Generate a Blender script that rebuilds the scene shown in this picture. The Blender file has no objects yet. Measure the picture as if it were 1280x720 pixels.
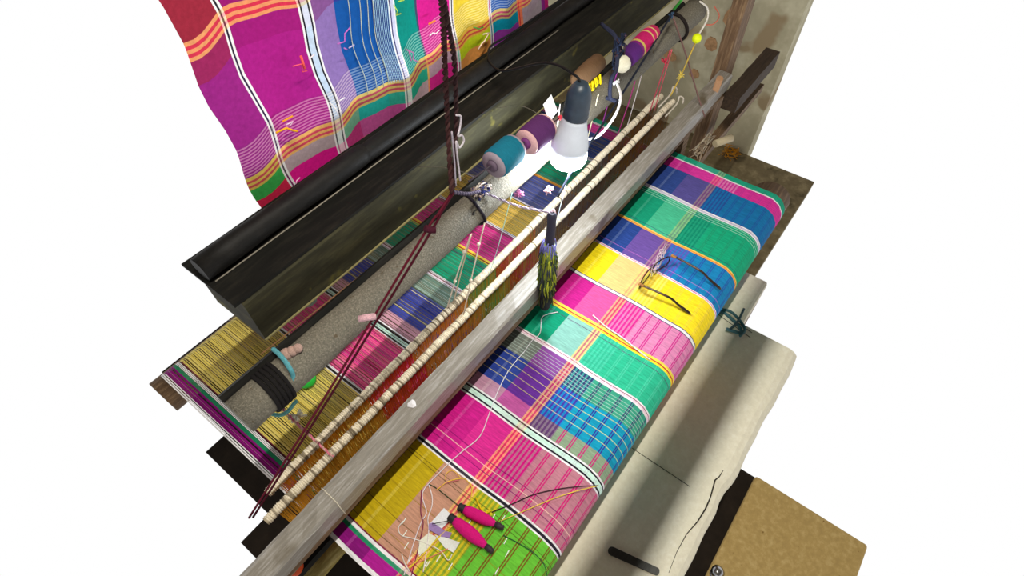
import bpy, math, random
from mathutils import Vector, Matrix

# ------------------------------------------------------------------ camera, world, lights, exposure
sc = bpy.context.scene
COL = sc.collection
EYE = 1.75                                   # camera height over the floor; all heights below are given from the eye
random.seed(4)

def V(x, y, z):
    return Vector((x, y, z + EYE))

AX = Vector((0.60490, 0.63549, 0.47984))     # weft direction (world X) seen as right / up / forward of the camera
AY = Vector((-0.79620, 0.47338, 0.37678))    # warp direction (world Y)
AZ = Vector((-0.01229, 0.60997, -0.79233))   # up
cam_d = bpy.data.cameras.new('camera')
cam = bpy.data.objects.new('camera', cam_d)
COL.objects.link(cam)
R = Matrix(((AX[0], AX[1], -AX[2]), (AY[0], AY[1], -AY[2]), (AZ[0], AZ[1], -AZ[2])))
cam.matrix_world = Matrix.Translation((0, 0, EYE)) @ R.to_4x4()
cam_d.sensor_width = 36
cam_d.lens = 706.0 / 1280 * 36
cam_d.clip_start = 0.02
sc.camera = cam

world = bpy.data.worlds.new('world')
sc.world = world
world.use_nodes = True
wb = world.node_tree.nodes['Background']
wb.inputs[0].default_value = (1, 1, 1, 1)
wb.inputs[1].default_value = 1.0

vs = sc.view_settings
vs.view_transform = 'Standard'
vs.look = 'None'
vs.gamma = 1
vs.use_curve_mapping = False
vs.exposure = 0.0

FILL_LAMP = bpy.data.lights.new('fill_lamp', 'AREA')
FILL_LAMP.shape = 'RECTANGLE'
FILL_LAMP.size = 0.7
FILL_LAMP.size_y = 0.025
FILL_LAMP.energy = 28
FILL_LAMP.color = (1.0, 0.96, 0.86)
rl = bpy.data.objects.new('fill_lamp', FILL_LAMP)
COL.objects.link(rl)
rl.location = V(0.30, 0.08, 0.85)             # unseen lamp added as overhead fill, kept thin to sharpen the rail's shadow
BULB_POWER = 155.0                           # emission of the bulb's frosted dome


# ------------------------------------------------------------------ helpers
def at(u, v, z):
    """point of the place at height z (from the eye) on the sight line through a photograph pixel"""
    d = Vector((u - 640.0, 360.0 - v, 706.0))
    w = Vector((d.dot(AX), d.dot(AY), d.dot(AZ)))
    w *= z / w.z
    return Vector((w.x, w.y, w.z + EYE))

def aty(u, v, y):
    d = Vector((u - 640.0, 360.0 - v, 706.0))
    w = Vector((d.dot(AX), d.dot(AY), d.dot(AZ)))
    w *= y / w.y
    return Vector((w.x, w.y, w.z + EYE))

def lin(c):
    return tuple((x / 255 / 12.92 if x / 255 <= 0.04045 else ((x / 255 + 0.055) / 1.055) ** 2.4) for x in c)

def mix(a, b, t):
    return tuple(a[i] * (1 - t) + b[i] * t for i in range(3))

def spline(pts, n=8):
    pts = [Vector(p) for p in pts]
    if len(pts) < 3:
        return pts
    out = []
    P = [pts[0] * 2 - pts[1]] + pts + [pts[-1] * 2 - pts[-2]]
    for i in range(1, len(P) - 2):
        a, b, c, d = P[i - 1], P[i], P[i + 1], P[i + 2]
        for k in range(n):
            t = k / n
            out.append(0.5 * ((2 * b) + (c - a) * t + (2 * a - 5 * b + 4 * c - d) * t * t + (3 * b - a - 3 * c + d) * t ** 3))
    out.append(pts[-1])
    return out

class MB:
    def __init__(self):
        self.v = []; self.f = []; self.c = []; self.s = []
    def face(self, idx, col=(1, 1, 1), smooth=False):
        self.f.append(idx); self.c.append(col); self.s.append(smooth)
    def quad(self, a, b, c, d, col=(1, 1, 1)):
        n = len(self.v); self.v += [a, b, c, d]; self.face((n, n + 1, n + 2, n + 3), col)
    def box(self, x0, x1, y0, y1, z0, z1, col=(1, 1, 1)):
        n = len(self.v)
        for x in (x0, x1):
            for y in (y0, y1):
                for z in (z0, z1):
                    self.v.append(V(x, y, z))
        for q in ((0, 1, 3, 2), (4, 6, 7, 5), (0, 4, 5, 1), (2, 3, 7, 6), (0, 2, 6, 4), (1, 5, 7, 3)):
            self.face(tuple(n + i for i in q), col)
    def tube(self, pts, r, seg=6, col=(1, 1, 1), r1=None):
        pts = [Vector(p) for p in pts]
        n0 = len(self.v); L = len(pts); up = None
        for i, p in enumerate(pts):
            t = (pts[min(i + 1, L - 1)] - pts[max(i - 1, 0)])
            t = t.normalized() if t.length > 1e-9 else Vector((1, 0, 0))
            if up is None:
                up = t.cross(Vector((0.3, 0.2, 1)))
                if up.length < 1e-3: up = t.cross(Vector((1, 0, 0)))
            up = (up - t * up.dot(t))
            up = up.normalized() if up.length > 1e-6 else t.orthogonal().normalized()
            w = t.cross(up)
            rr = (r if r1 is None else r + (r1 - r) * i / max(L - 1, 1)) if not isinstance(r, (list, tuple)) else r[i]
            for k in range(seg):
                a = 2 * math.pi * k / seg
                self.v.append(p + (up * math.cos(a) + w * math.sin(a)) * rr)
        for i in range(L - 1):
            for k in range(seg):
                a = n0 + i * seg + k; b = n0 + i * seg + (k + 1) % seg
                self.face((a, b, b + seg, a + seg), col, True)
        self.face(tuple(n0 + k for k in range(seg - 1, -1, -1)), col)
        self.face(tuple(n0 + (L - 1) * seg + k for k in range(seg)), col)
    def lathe(self, p0, axis, prof, seg=20, col=None):
        """prof: list of (distance along axis, radius[, colour])"""
        axis = Vector(axis).normalized()
        u = axis.orthogonal().normalized(); w = axis.cross(u)
        n0 = len(self.v)
        for q in prof:
            for k in range(seg):
                a = 2 * math.pi * k / seg
                self.v.append(Vector(p0) + axis * q[0] + (u * math.cos(a) + w * math.sin(a)) * q[1])
        for i in range(len(prof) - 1):
            cc = prof[i][2] if len(prof[i]) > 2 else (col or (1, 1, 1))
            for k in range(seg):
                a = n0 + i * seg + k; b = n0 + i * seg + (k + 1) % seg
                self.face((a, b, b + seg, a + seg), cc, True)
        if prof[0][1] > 1e-5: self.face(tuple(n0 + k for k in range(seg - 1, -1, -1)), prof[0][2] if len(prof[0]) > 2 else (col or (1, 1, 1)))
        if prof[-1][1] > 1e-5: self.face(tuple(n0 + (len(prof) - 1) * seg + k for k in range(seg)), prof[-1][2] if len(prof[-1]) > 2 else (col or (1, 1, 1)))
    def prism(self, prof, x0, x1, n=1, wob=0.0, col=(1, 1, 1), smooth=False):
        """profile in y, z swept along X, in n steps, each ring moved a little"""
        n0 = len(self.v); m = len(prof)
        for i in range(n + 1):
            x = x0 + (x1 - x0) * i / n
            for (y, z) in prof:
                self.v.append(V(x, y + random.uniform(-wob, wob), z + random.uniform(-wob, wob)))
        for i in range(n):
            for k in range(m):
                a = n0 + i * m + k; b = n0 + i * m + (k + 1) % m
                self.face((a, a + m, b + m, b), col, smooth)
        self.face(tuple(n0 + k for k in range(m)), col)
        self.face(tuple(n0 + n * m + k for k in range(m - 1, -1, -1)), col)
    def ball(self, p, r, seg=12, col=(1, 1, 1), squash=1.0):
        prof = []
        for i in range(9):
            a = math.pi * i / 8
            prof.append((-math.cos(a) * r * squash, max(math.sin(a) * r, 1e-6), col))
        self.lathe(p, (0, 0, 1), prof, seg)
    def build(self, name, mat, parent=None, kind=None, bevel=0.0):
        me = bpy.data.meshes.new(name)
        org = Vector((0, 0, 0))
        if parent is None and self.v:
            xs = [p[0] for p in self.v]; ys = [p[1] for p in self.v]; zs = [p[2] for p in self.v]
            org = Vector(((min(xs) + max(xs)) / 2, (min(ys) + max(ys)) / 2, min(zs)))
        elif parent is not None:
            p = parent
            while p is not None:
                org += p.location; p = p.parent
        me.from_pydata([Vector(p) - org for p in self.v], [], self.f)
        at_ = me.color_attributes.new('colour', 'FLOAT_COLOR', 'CORNER')
        buf = []
        for f, c in zip(self.f, self.c):
            buf += [c[0], c[1], c[2], 1.0] * len(f)
        at_.data.foreach_set('color', buf)
        me.polygons.foreach_set('use_smooth', self.s)
        me.materials.append(mat)
        o = bpy.data.objects.new(name, me)
        COL.objects.link(o)
        if parent is None: o.location = org
        else: o.parent = parent
        if kind: o['kind'] = kind
        if bevel:
            b = o.modifiers.new('bevel', 'BEVEL'); b.width = bevel; b.segments = 2; b.limit_method = 'ANGLE'
        return o

def tag(o, label=None, cat=None, group=None, kind=None):
    if label: o['label'] = label
    if cat: o['category'] = cat
    if group: o['group'] = group
    if kind: o['kind'] = kind
    return o

def thing(name, loc, label, cat, group=None):
    o = bpy.data.objects.new(name, None)
    o.empty_display_size = 0.02
    COL.objects.link(o)
    o.location = loc
    return tag(o, label, cat, group)

# ------------------------------------------------------------------ materials
def material(name, c=None, rough=0.7, scale=(40, 40, 40), amount=0.25, bump=0.15, c2=None, metal=0.0, attr=False, detail=4, spec=0.3, spots=None):
    m = bpy.data.materials.new(name)
    m.use_nodes = True
    nt = m.node_tree; N = nt.nodes; L = nt.links
    b = N['Principled BSDF']
    b.inputs['Roughness'].default_value = rough
    b.inputs['Metallic'].default_value = metal
    b.inputs['Specular IOR Level'].default_value = spec
    tc = N.new('ShaderNodeNewGeometry')
    mp = N.new('ShaderNodeVectorMath'); mp.operation = 'MULTIPLY'
    mp.inputs[1].default_value = scale
    L.new(tc.outputs['Position'], mp.inputs[0])
    no = N.new('ShaderNodeTexNoise'); no.inputs['Scale'].default_value = 1.0
    no.inputs['Detail'].default_value = detail
    no.inputs['Roughness'].default_value = 0.65
    L.new(mp.outputs[0], no.inputs['Vector'])
    rp = N.new('ShaderNodeValToRGB')
    rp.color_ramp.elements[0].position = 0.28
    rp.color_ramp.elements[1].position = 0.72
    L.new(no.outputs[0], rp.inputs[0])
    if attr:
        lo = 1 - amount; hi = 1 + amount
        rp.color_ramp.elements[0].color = (lo, lo, lo, 1)
        rp.color_ramp.elements[1].color = (hi, hi, hi, 1)
        a = N.new('ShaderNodeAttribute'); a.attribute_name = 'colour'
        mx = N.new('ShaderNodeMix'); mx.data_type = 'RGBA'; mx.blend_type = 'MULTIPLY'
        mx.inputs[0].default_value = 1.0
        L.new(a.outputs['Color'], mx.inputs[6]); L.new(rp.outputs[0], mx.inputs[7])
        L.new(mx.outputs[2], b.inputs['Base Color'])
    else:
        c = lin(c)
        c2 = lin(c2) if c2 else tuple(min(1, x * (1 + amount * 1.6)) for x in c)
        c0 = tuple(x * (1 - amount) for x in c)
        rp.color_ramp.elements[0].color = (*c0, 1)
        rp.color_ramp.elements[1].color = (*c2, 1)
        e = rp.color_ramp.elements.new(0.5); e.color = (*c, 1)
        out = rp.outputs[0]
        if spots:
            n2 = N.new('ShaderNodeTexNoise'); n2.inputs['Scale'].default_value = spots[1]; n2.inputs['Detail'].default_value = 3
            L.new(tc.outputs['Position'], n2.inputs['Vector'])
            r2 = N.new('ShaderNodeValToRGB')
            r2.color_ramp.elements[0].position = spots[2]; r2.color_ramp.elements[1].position = spots[2] + 0.06
            L.new(n2.outputs[0], r2.inputs[0])
            mx = N.new('ShaderNodeMix'); mx.data_type = 'RGBA'
            L.new(r2.outputs[0], mx.inputs[0]); L.new(out, mx.inputs[6]); mx.inputs[7].default_value = (*lin(spots[0]), 1)
            out = mx.outputs[2]
        L.new(out, b.inputs['Base Color'])
    if bump:
        bp = N.new('ShaderNodeBump'); bp.inputs['Strength'].default_value = bump; bp.inputs['Distance'].default_value = 0.002
        L.new(no.outputs[0], bp.inputs['Height']); L.new(bp.outputs[0], b.inputs['Normal'])
    return m

M = {}
M['cloth'] = material('woven_cotton', attr=True, rough=0.85, scale=(340, 36, 36), amount=0.24, bump=0.2, detail=3, spec=0.15)
M['hang'] = material('loose_cotton', attr=True, rough=0.9, scale=(160, 30, 160), amount=0.14, bump=0.2, spec=0.1)
M['warp'] = material('warp_cotton', attr=True, rough=0.85, scale=(30, 9, 30), amount=0.12, bump=0, spec=0.15)
M['paint'] = material('coloured', attr=True, rough=0.6, scale=(300, 300, 300), amount=0.10, bump=0.1)
M['yarn'] = material('yarn', attr=True, rough=0.8, scale=(900, 120, 120), amount=0.18, bump=0.35, spec=0.2)
M['cord'] = material('cord', attr=True, rough=0.9, scale=(500, 500, 500), amount=0.3, bump=0.4, spec=0.1)
M['batten'] = material('grey_worn_wood', (136, 129, 118), 0.42, (20, 200, 200), 0.26, 0.35, (168, 163, 158), spots=((100, 90, 72), 9, 0.62), spec=0.6)
M['pole'] = material('speckled_pole', (108, 103, 90), 0.7, (420, 420, 420), 0.36, 0.8, (146, 138, 122), spots=((90, 78, 60), 120, 0.66))
M['black'] = material('black_wood', (22, 21, 18), 0.75, (14, 90, 90), 0.4, 0.3, (38, 35, 29), spec=0.15)
M['olive'] = material('olive_stained_wood', (50, 48, 34), 0.75, (12, 60, 60), 0.4, 0.3, (70, 66, 44), spots=((92, 86, 40), 22, 0.66), spec=0.15)
M['plastic'] = material('black_plastic', (20, 18, 16), 0.6, (40, 90, 90), 0.3, 0.35, (30, 27, 24), spec=0.2)
M['brown'] = material('brown_wood', (112, 86, 62), 0.7, (160, 160, 14), 0.35, 0.5, (158, 130, 98))
M['brownx'] = material('brown_wood_lengthwise', (104, 80, 56), 0.7, (14, 160, 160), 0.35, 0.5, (150, 122, 90))
M['darkbrown'] = material('dark_brown_wood', (58, 44, 32), 0.75, (14, 160, 160), 0.35, 0.5)
M['race'] = material('pale_polished_wood', (164, 146, 84), 0.4, (20, 120, 120), 0.3, 0.3, (214, 200, 130))
M['bench'] = material('cream_bench', (226, 219, 196), 0.75, (90, 90, 90), 0.08, 0.35, (234, 229, 210))
M['crack'] = material('dark_gap', (40, 34, 24), 0.9, (60, 60, 60), 0.3, 0.1)
M['plaster'] = material('old_plaster', (176, 168, 140), 0.9, (7, 7, 7), 0.18, 0.4, (206, 200, 172), spots=((150, 132, 102), 5, 0.60))
M['brick'] = material('worn_brick', (172, 134, 96), 0.9, (60, 60, 60), 0.25, 0.5)
M['earth'] = material('earth_floor', (126, 112, 82), 0.95, (18, 18, 18), 0.3, 0.5, (160, 146, 110), spots=((92, 82, 58), 11, 0.60))
M['pit'] = material('shaded_earth', (38, 30, 22), 0.95, (18, 18, 18), 0.3, 0.5)  # earth darkened in colour for the shade under loom and bench
M['ledge'] = material('tan_earth', (196, 166, 104), 0.95, (60, 60, 60), 0.14, 0.4, (214, 188, 128), spots=((150, 120, 66), 70, 0.70))
M['roof'] = material('dark_roof', (70, 60, 50), 0.9, (6, 60, 6), 0.3, 0.3)
M['metal'] = material('steel', (170, 170, 172), 0.25, (90, 90, 90), 0.1, 0.05, metal=1.0)
M['dark_metal'] = material('dark_iron', (46, 44, 44), 0.45, (90, 90, 90), 0.3, 0.2, metal=0.6)
M['tool'] = material('dark_flat_steel', (70, 70, 68), 0.3, (30, 200, 30), 0.25, 0.1, metal=0.6)
M['housing'] = material('white_bulb_housing', (208, 214, 224), 0.5, (60, 60, 60), 0.04, 0.0)
M['socket'] = material('hazy_bakelite', (40, 54, 68), 0.4, (60, 60, 60), 0.2, 0.05, spec=0.5)  # blue cast of the bulb's haze mixed into the dark colour
M['frame'] = material('tortoise_plastic', (44, 28, 22), 0.25, (60, 60, 60), 0.4, 0.05, (120, 76, 40), spec=0.5)
M['paper'] = material('white_paper', (226, 224, 222), 0.85, (30, 30, 30), 0.05, 0.1)

def emis(name, c, s):
    m = bpy.data.materials.new(name); m.use_nodes = True
    nt = m.node_tree
    b = nt.nodes['Principled BSDF']
    no = nt.nodes.new('ShaderNodeTexNoise'); no.inputs['Scale'].default_value = 30
    rp = nt.nodes.new('ShaderNodeValToRGB')
    rp.color_ramp.elements[0].color = (c[0] * 0.97, c[1] * 0.97, c[2] * 0.97, 1); rp.color_ramp.elements[1].color = (*c, 1)
    nt.links.new(no.outputs[0], rp.inputs[0])
    nt.links.new(rp.outputs[0], b.inputs['Emission Color'])
    b.inputs['Emission Strength'].default_value = s
    b.inputs['Base Color'].default_value = (0.9, 0.9, 0.9, 1)
    return m
M['glow'] = emis('lit_frosted_dome', (0.86, 0.94, 1.0), BULB_POWER)

def glass(name):
    m = bpy.data.materials.new(name); m.use_nodes = True
    nt = m.node_tree
    b = nt.nodes['Principled BSDF']
    b.inputs['Transmission Weight'].default_value = 1.0
    b.inputs['Roughness'].default_value = 0.02
    b.inputs['IOR'].default_value = 1.05
    no = nt.nodes.new('ShaderNodeTexNoise'); no.inputs['Scale'].default_value = 20
    rp = nt.nodes.new('ShaderNodeValToRGB')
    rp.color_ramp.elements[0].color = (0.95, 0.97, 0.97, 1); rp.color_ramp.elements[1].color = (1, 1, 1, 1)
    nt.links.new(no.outputs[0], rp.inputs[0]); nt.links.new(rp.outputs[0], b.inputs['Base Color'])
    return m
M['lens'] = glass('lens_glass')

# ------------------------------------------------------------------ the setting
FL = -EYE
m = MB(); m.box(0.30, 2.36, 0.10, 1.60, FL - 0.06, FL)
tag(m.build('floor', M['earth']), 'trodden olive brown earth floor under and beyond the loom', 'floor', kind='structure')
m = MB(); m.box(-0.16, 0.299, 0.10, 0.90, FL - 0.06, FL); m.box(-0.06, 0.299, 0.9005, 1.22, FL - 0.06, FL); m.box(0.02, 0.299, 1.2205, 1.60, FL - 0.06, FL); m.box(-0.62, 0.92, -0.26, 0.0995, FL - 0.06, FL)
tag(m.build('floor_shaded_pit', M['pit']), 'treadle pit earth, its colour darkened for the shade under the cloth and bench', 'floor', kind='structure')
m = MB(); m.box(-0.62, 0.92, -0.55, -0.215, FL + 0.001, FL + 0.02)
tag(m.build('floor_front', M['ledge'], bevel=0.01), 'tan sandy strip of floor in front of the cream bench', 'floor', kind='structure')
m = MB(); m.box(2.36, 2.46, 0.42, 1.70, FL - 0.06, 0.85)
wall = m.build('wall_right', M['plaster'])
tag(wall, 'old cream plastered wall with bare brick patches', 'wall', kind='structure')
for (u, v, w, h, d) in ((913, 22, .075, .085, .006), (889, 55, .08, .07, .005), (868, 92, .07, .05, .004), (838, 70, .09, .05, .003)):
    p = aty(u, v, 1.0); s = 2.36 / p.x
    y = s * 1.0; z = (p.z - EYE) * s
    m = MB()
    pts = [(y + w * .62 * math.cos(a) * (0.55 + 0.05 * ((k * 7) % 3)), z + h * .72 * math.sin(a) * (0.55 + 0.06 * ((k * 5) % 3))) for k, a in enumerate([i * math.pi / 4 + 0.35 for i in range(8)])]
    n = len(m.v)
    for (yy, zz) in pts: m.v.append(V(2.366, yy, zz))
    for (yy, zz) in pts: m.v.append(V(2.36 - d, yy, zz))
    m.face(tuple(n + 8 + k for k in range(8)))
    for k in range(8): m.face((n + k, n + (k + 1) % 8, n + 8 + (k + 1) % 8, n + 8 + k))
    m.build('brick', M['brick'], wall)
m = MB(); m.box(-6, 6, -6, 6, 1.15, 1.25)  # unseen roof, made this wide to keep most of the white world's light off
tag(m.build('ceiling', M['roof']), 'dark wooden roof over the workshop, unseen, spread wide to block light from above', 'ceiling', kind='structure')
m = MB(); m.box(-1.5, 3.2, 0.032, 0.070, 0.11, 0.13)  # unseen rail, added to throw the dark band onto the bench
tag(m.build('shadow_rail_1', M['brownx']), 'unseen brown rail added to cast the shadow band along the bench', 'rail', kind='structure')

# ------------------------------------------------------------------ plaid of the cloth on the loom
# columns: x from, x to, colours of the weft bands 1, 2, 3 (base, line) and 4 (base, line)
WHITE = (238, 236, 238); BLK = (34, 32, 44); PINKW = (244, 214, 226)
def solid(x0, x1, c): return (x0, x1, c, mix(c, (230, 200, 210), .12), c, c, c, mix(c, (120, 40, 100), .12))
COLS = [
    solid(.0055, .0125, WHITE),
    (.0125, .034, (138, 14, 120), (172, 28, 142), (165, 30, 138), (150, 20, 120), (168, 34, 140), (150, 20, 110)),
    solid(.034, .0405, (32, 140, 96)),
    solid(.0405, .046, WHITE),
    solid(.046, .0485, (126, 30, 62)),
    (.0485, .2165, (196, 168, 18), (192, 142, 118), (142, 164, 44), (206, 190, 40), (104, 190, 56), (120, 92, 30)),
    solid(.2165, .2195, WHITE), solid(.2195, .2245, BLK), solid(.2245, .228, WHITE),
    (.228, .344, (206, 26, 136), (214, 44, 142), (186, 106, 140), (206, 18, 126), (188, 124, 140), (206, 26, 118)),
    solid(.344, .3475, WHITE), solid(.3475, .351, BLK), solid(.351, .3605, (206, 238, 224)), solid(.3605, .3635, BLK), solid(.3635, .367, WHITE),
    (.367, .398, (190, 140, 166), (190, 88, 158), (132, 112, 134), (96, 60, 110), (138, 160, 132), (196, 40, 120)),
    (.398, .474, (44, 66, 152), (102, 48, 150), (24, 126, 190), (64, 56, 160), (18, 150, 184), (48, 48, 150)),
    (.474, .523, (120, 128, 120), (138, 74, 156), (66, 150, 150), (50, 60, 110), (58, 158, 130), (60, 70, 110)),
    solid(.523, .5255, WHITE), solid(.5255, .5300, PINKW), solid(.5300, .5315, (140, 30, 80)), solid(.5315, .535, WHITE),
    (.535, .6235, (10, 148, 110), (134, 188, 176), (50, 178, 142), (70, 190, 156), (46, 180, 140), (70, 190, 154)),
    solid(.6235, .6285, (240, 220, 50)), solid(.6285, .6315, (200, 60, 50)), solid(.6315, .6375, (246, 222, 80)),
    (.6375, .726, (196, 28, 134), (214, 84, 150), (216, 118, 166), (216, 40, 140), (214, 132, 174), (204, 50, 140)),
    solid(.726, .728, (50, 60, 90)), solid(.728, .7345, WHITE), solid(.7345, .7365, (50, 50, 90)),
    (.7365, .8345, (250, 224, 26), (238, 196, 126), (244, 208, 60), (250, 226, 96), (246, 218, 36), (236, 206, 60)),
    solid(.8345, .8375, WHITE), solid(.8375, .8395, (226, 90, 160)), solid(.8395, .8415, WHITE),
    (.8415, .940, (40, 70, 146), (108, 80, 156), (48, 116, 190), (90, 90, 182), (24, 128, 182), (40, 88, 172)),
    solid(.940, .943, (242, 170, 60)), solid(.943, .9445, (226, 90, 50)), solid(.9445, .9485, (244, 204, 90)),
    (.9485, 1.075, (16, 158, 118), (72, 184, 142), (28, 158, 120), (14, 138, 108), (20, 164, 120), (30, 150, 110)),
    solid(1.075, 1.078, WHITE), solid(1.078, 1.084, (206, 200, 220)), solid(1.084, 1.087, WHITE),
    (1.087, 1.184, (46, 72, 144), (88, 80, 148), (20, 108, 172), (36, 80, 152), (20, 110, 166), (30, 90, 160)),
    (1.184, 1.222, (214, 48, 154), (220, 56, 160), (212, 56, 156), (224, 120, 180), (214, 50, 150), (200, 50, 150)),
    solid(1.222, 1.226, WHITE), solid(1.226, 1.245, (30, 160, 126)),
]
# single threads lying on the columns
FINE = [(.0585, (70, 52, 20)), (.070, (150, 120, 20)), (.094, (80, 60, 20)), (.135, (150, 120, 16)), (.192, (60, 50, 20)), (.198, (60, 50, 20)),
        (.2455, (120, 14, 96)), (.256, (250, 214, 190)), (.2665, (120, 14, 96)),
        (.4165, (226, 214, 120)), (.4335, (226, 214, 120)), (.450, (226, 214, 120)), (.4665, (226, 214, 120)),
        (.4780, (176, 196, 186)), (.4850, (176, 196, 186)), (.4920, (176, 196, 186)), (.4990, (176, 196, 186)), (.5060, (176, 196, 186)), (.5130, (176, 196, 186)),
        (.612, (92, 40, 100)), (.858, (196, 110, 190)), (.957, (40, 60, 110)), (1.057, (196, 232, 214)), (1.064, (196, 232, 214)), (1.071, (196, 232, 214))]
FW = .0014
xs = set()
for c in COLS: xs.add(round(c[0], 5)); xs.add(round(c[1], 5))
for (x, c) in FINE: xs.add(round(x - FW / 2, 5)); xs.add(round(x + FW / 2, 5))
xs = sorted(xs)
def column(x):
    for c in COLS:
        if c[0] <= x < c[1]: return c
    return COLS[-1]
# weft bands by distance in y from the weaver's edge
def weft(y):
    if y > .333: return ('1l' if .366 < y < .372 else ('1d' if y < .366 else '1'))
    if y > .272: return '2'
    if y > .253:
        k = int((.272 - y) / .0038)
        return ('p', 'r', 'p', 'r', 'p')[min(k, 4)]
    if y > .205:
        k = (.253 - y) / .0083
        return '3l' if (k % 1) < .5 else '3'
    for yy in (.189, .167, .142, .117, .094, .070, .050):
        if abs(y - yy) < .0012 or abs(y - yy - .0042) < .0012: return '4l'
    return '4'
def colour(x, y):
    c = column(x); w = weft(y)
    body = (c[1] - c[0]) > .01
    if w == '1': r = c[2]
    elif w == '1l': r = mix(c[2], (240, 236, 226), .18 if body else .1)
    elif w == '1d': r = mix(c[2], (60, 60, 60), .07)
    elif w == '2': r = c[3]
    elif w == 'p': r = mix(c[3], (255, 206, 110), (.62 if x < .74 else .32) if body else .25)
    elif w == 'r': r = mix(c[3], (236, 50, 70), (.55 if x < .74 else .22) if body else .2)
    elif w == '3': r = c[4]
    elif w == '3l': r = c[5]
    elif w == '4l': r = c[7]
    else: r = c[6]
    for (fx, fc) in FINE:
        if abs(fx - x) < FW / 2: r = mix(fc, r, .22 if x > .21 else .5)
    return lin(r)
ys = {.412, .372, .366, .333, .272, .253, .205}
for k in range(1, 5): ys.add(.272 - .0038 * k)
for k in range(1, 12): ys.add(.253 - .0083 * k / 2)
for yy in (.189, .167, .142, .117, .094, .070, .050):
    ys |= {yy - .0012, yy + .0012, yy + .003, yy + .0054}
for k in range(1, 8): ys.add(.412 - .0057 * k)
ys = [y for y in sorted(ys, reverse=True) if y >= .205 - 1e-6 or y < .205]
fin = []
for y in sorted(set(round(v, 5) for v in ys), reverse=True): fin.append(y)
while fin[-1] > -.10: fin.append(round(fin[-1] - .008, 5))
BY, BZ, BR = .132, -1.0505, .0505            # breast beam centre and radius of the turned cloth
def path(s):
    """s runs with y on the flat and goes on round the breast beam"""
    if s >= BY: return (s, -1.0)
    a = (BY - s) / BR
    if a < 2.4: return (BY - BR * math.sin(a), BZ + BR * math.cos(a))
    e = (a - 2.4) * BR
    return (BY - BR * math.sin(2.4) + e * .75, BZ + BR * math.cos(2.4) - e * .66)
m = MB()
ny = len(fin)
for x in xs:
    for s in fin:
        y, z = path(s)
        m.v.append(V(x + .0012 * math.sin(y * 31 + x * 9) , y, z + .0008 * math.sin(x * 40 + y * 20)))
for i in range(len(xs) - 1):
    xm = (xs[i] + xs[i + 1]) / 2
    for j in range(ny - 1):
        a = i * ny + j
        m.face((a, a + 1, a + ny + 1, a + ny), colour(xm, (fin[j] + fin[j + 1]) / 2), True)
cloth = m.build('woven_cloth', M['cloth'])
tag(cloth, 'bright plaid cotton cloth being woven, wrapping over the front beam of the loom', 'cloth')
# little white floats left standing on the weave at the green corner
m = MB()
for (u, v) in ((505, 651), (506, 667), (508, 682), (527, 691), (532, 706), (548, 698), (563, 708), (535, 705), (629, 648), (632, 676), (634, 692), (621, 714), (617, 646), (512, 700), (586, 654)):
    p = at(u, v, -.9975); a = Vector((.0008, .0002, 0)); b = Vector((0.0095, .001, 0)); n = Vector((-.0, .0016, 0))
    m.quad(p - b * .6 - n * .5, p + b * .6 - n * .5, p + b * .6 + n * .5, p - b * .6 + n * .5, lin((232, 236, 226)))
m.build('white_float', M['paint'], cloth, kind='stuff')

# ------------------------------------------------------------------ warp threads behind the reed, real threads with gaps
m = MB()
pitch = .00128
x = .006
while x < 1.245:
    c = column(x)
    base = c[2] if (c[1] - c[0]) < .01 else {True: c[2]}[True]
    if .0485 <= x < .2165: base = (226, 206, 104)
    elif .228 <= x < .344: base = (240, 112, 150) if random.random() < .6 else (240, 40, 150)
    elif .367 <= x < .398: base = (214, 160, 176)
    elif .474 <= x < .523: base = (116, 146, 130)
    elif .398 <= x < .474: base = (70, 80, 170)
    elif .8415 <= x < .94: base = (90, 100, 170)
    elif .535 <= x < .6235: base = (16, 164, 122)
    elif .7365 <= x < .8345: base = (236, 198, 92)
    elif .6375 <= x < .726: base = (226, 56, 146)
    if (c[1] - c[0]) > .02 and random.random() < .16: base = mix(base, (236, 226, 200), .3)
    if (c[1] - c[0]) > .02 and random.random() < .07: base = mix(base, (30, 30, 40), .25)
    for (fx, fc) in FINE:
        if abs(fx - x) < pitch / 2: base = fc
    col = lin(base)
    w = .00136 * random.uniform(.88, 1.12)
    jz = random.uniform(-.0014, .0014); j2 = random.uniform(-.0016, .0016)
    P = [(.413, -1.0 + jz * .3), (.47, -1.0 + jz), (.62, -1.0 + jz), (.74, -1.0 + jz), (.90, -1.0 + jz), (.935, -1.03)]
    n = len(m.v)
    for k, (y, z) in enumerate(P):
        xo = x + (j2 if 1 < k < 5 else 0)
        m.v += [V(xo - w / 2, y, z), V(xo + w / 2, y, z)]
    for k in range(len(P) - 1):
        a = n + 2 * k
        m.face((a, a + 1, a + 3, a + 2), col)
    x += pitch
tag(m.build('warp_threads', M['warp']), 'sheet of taut coloured warp threads stretched behind the heald shafts', 'threads', kind='stuff')
# back roller the warp goes to
m = MB(); m.lathe(V(-.02, .925, -1.0755), (1, 0, 0), [(0, .040), (1.30, .040)], 20)
tag(m.build('warp_roller', M['brownx']), 'round wooden roller at the far end of the warp threads', 'roller')
# front beam under the cloth
m = MB(); m.lathe(V(-.03, BY, BZ), (1, 0, 0), [(0, .049), (1.32, .049)], 24)
tag(m.build('breast_beam', M['brownx']), 'round front beam of the loom hidden under the turned cloth', 'beam')
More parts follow.
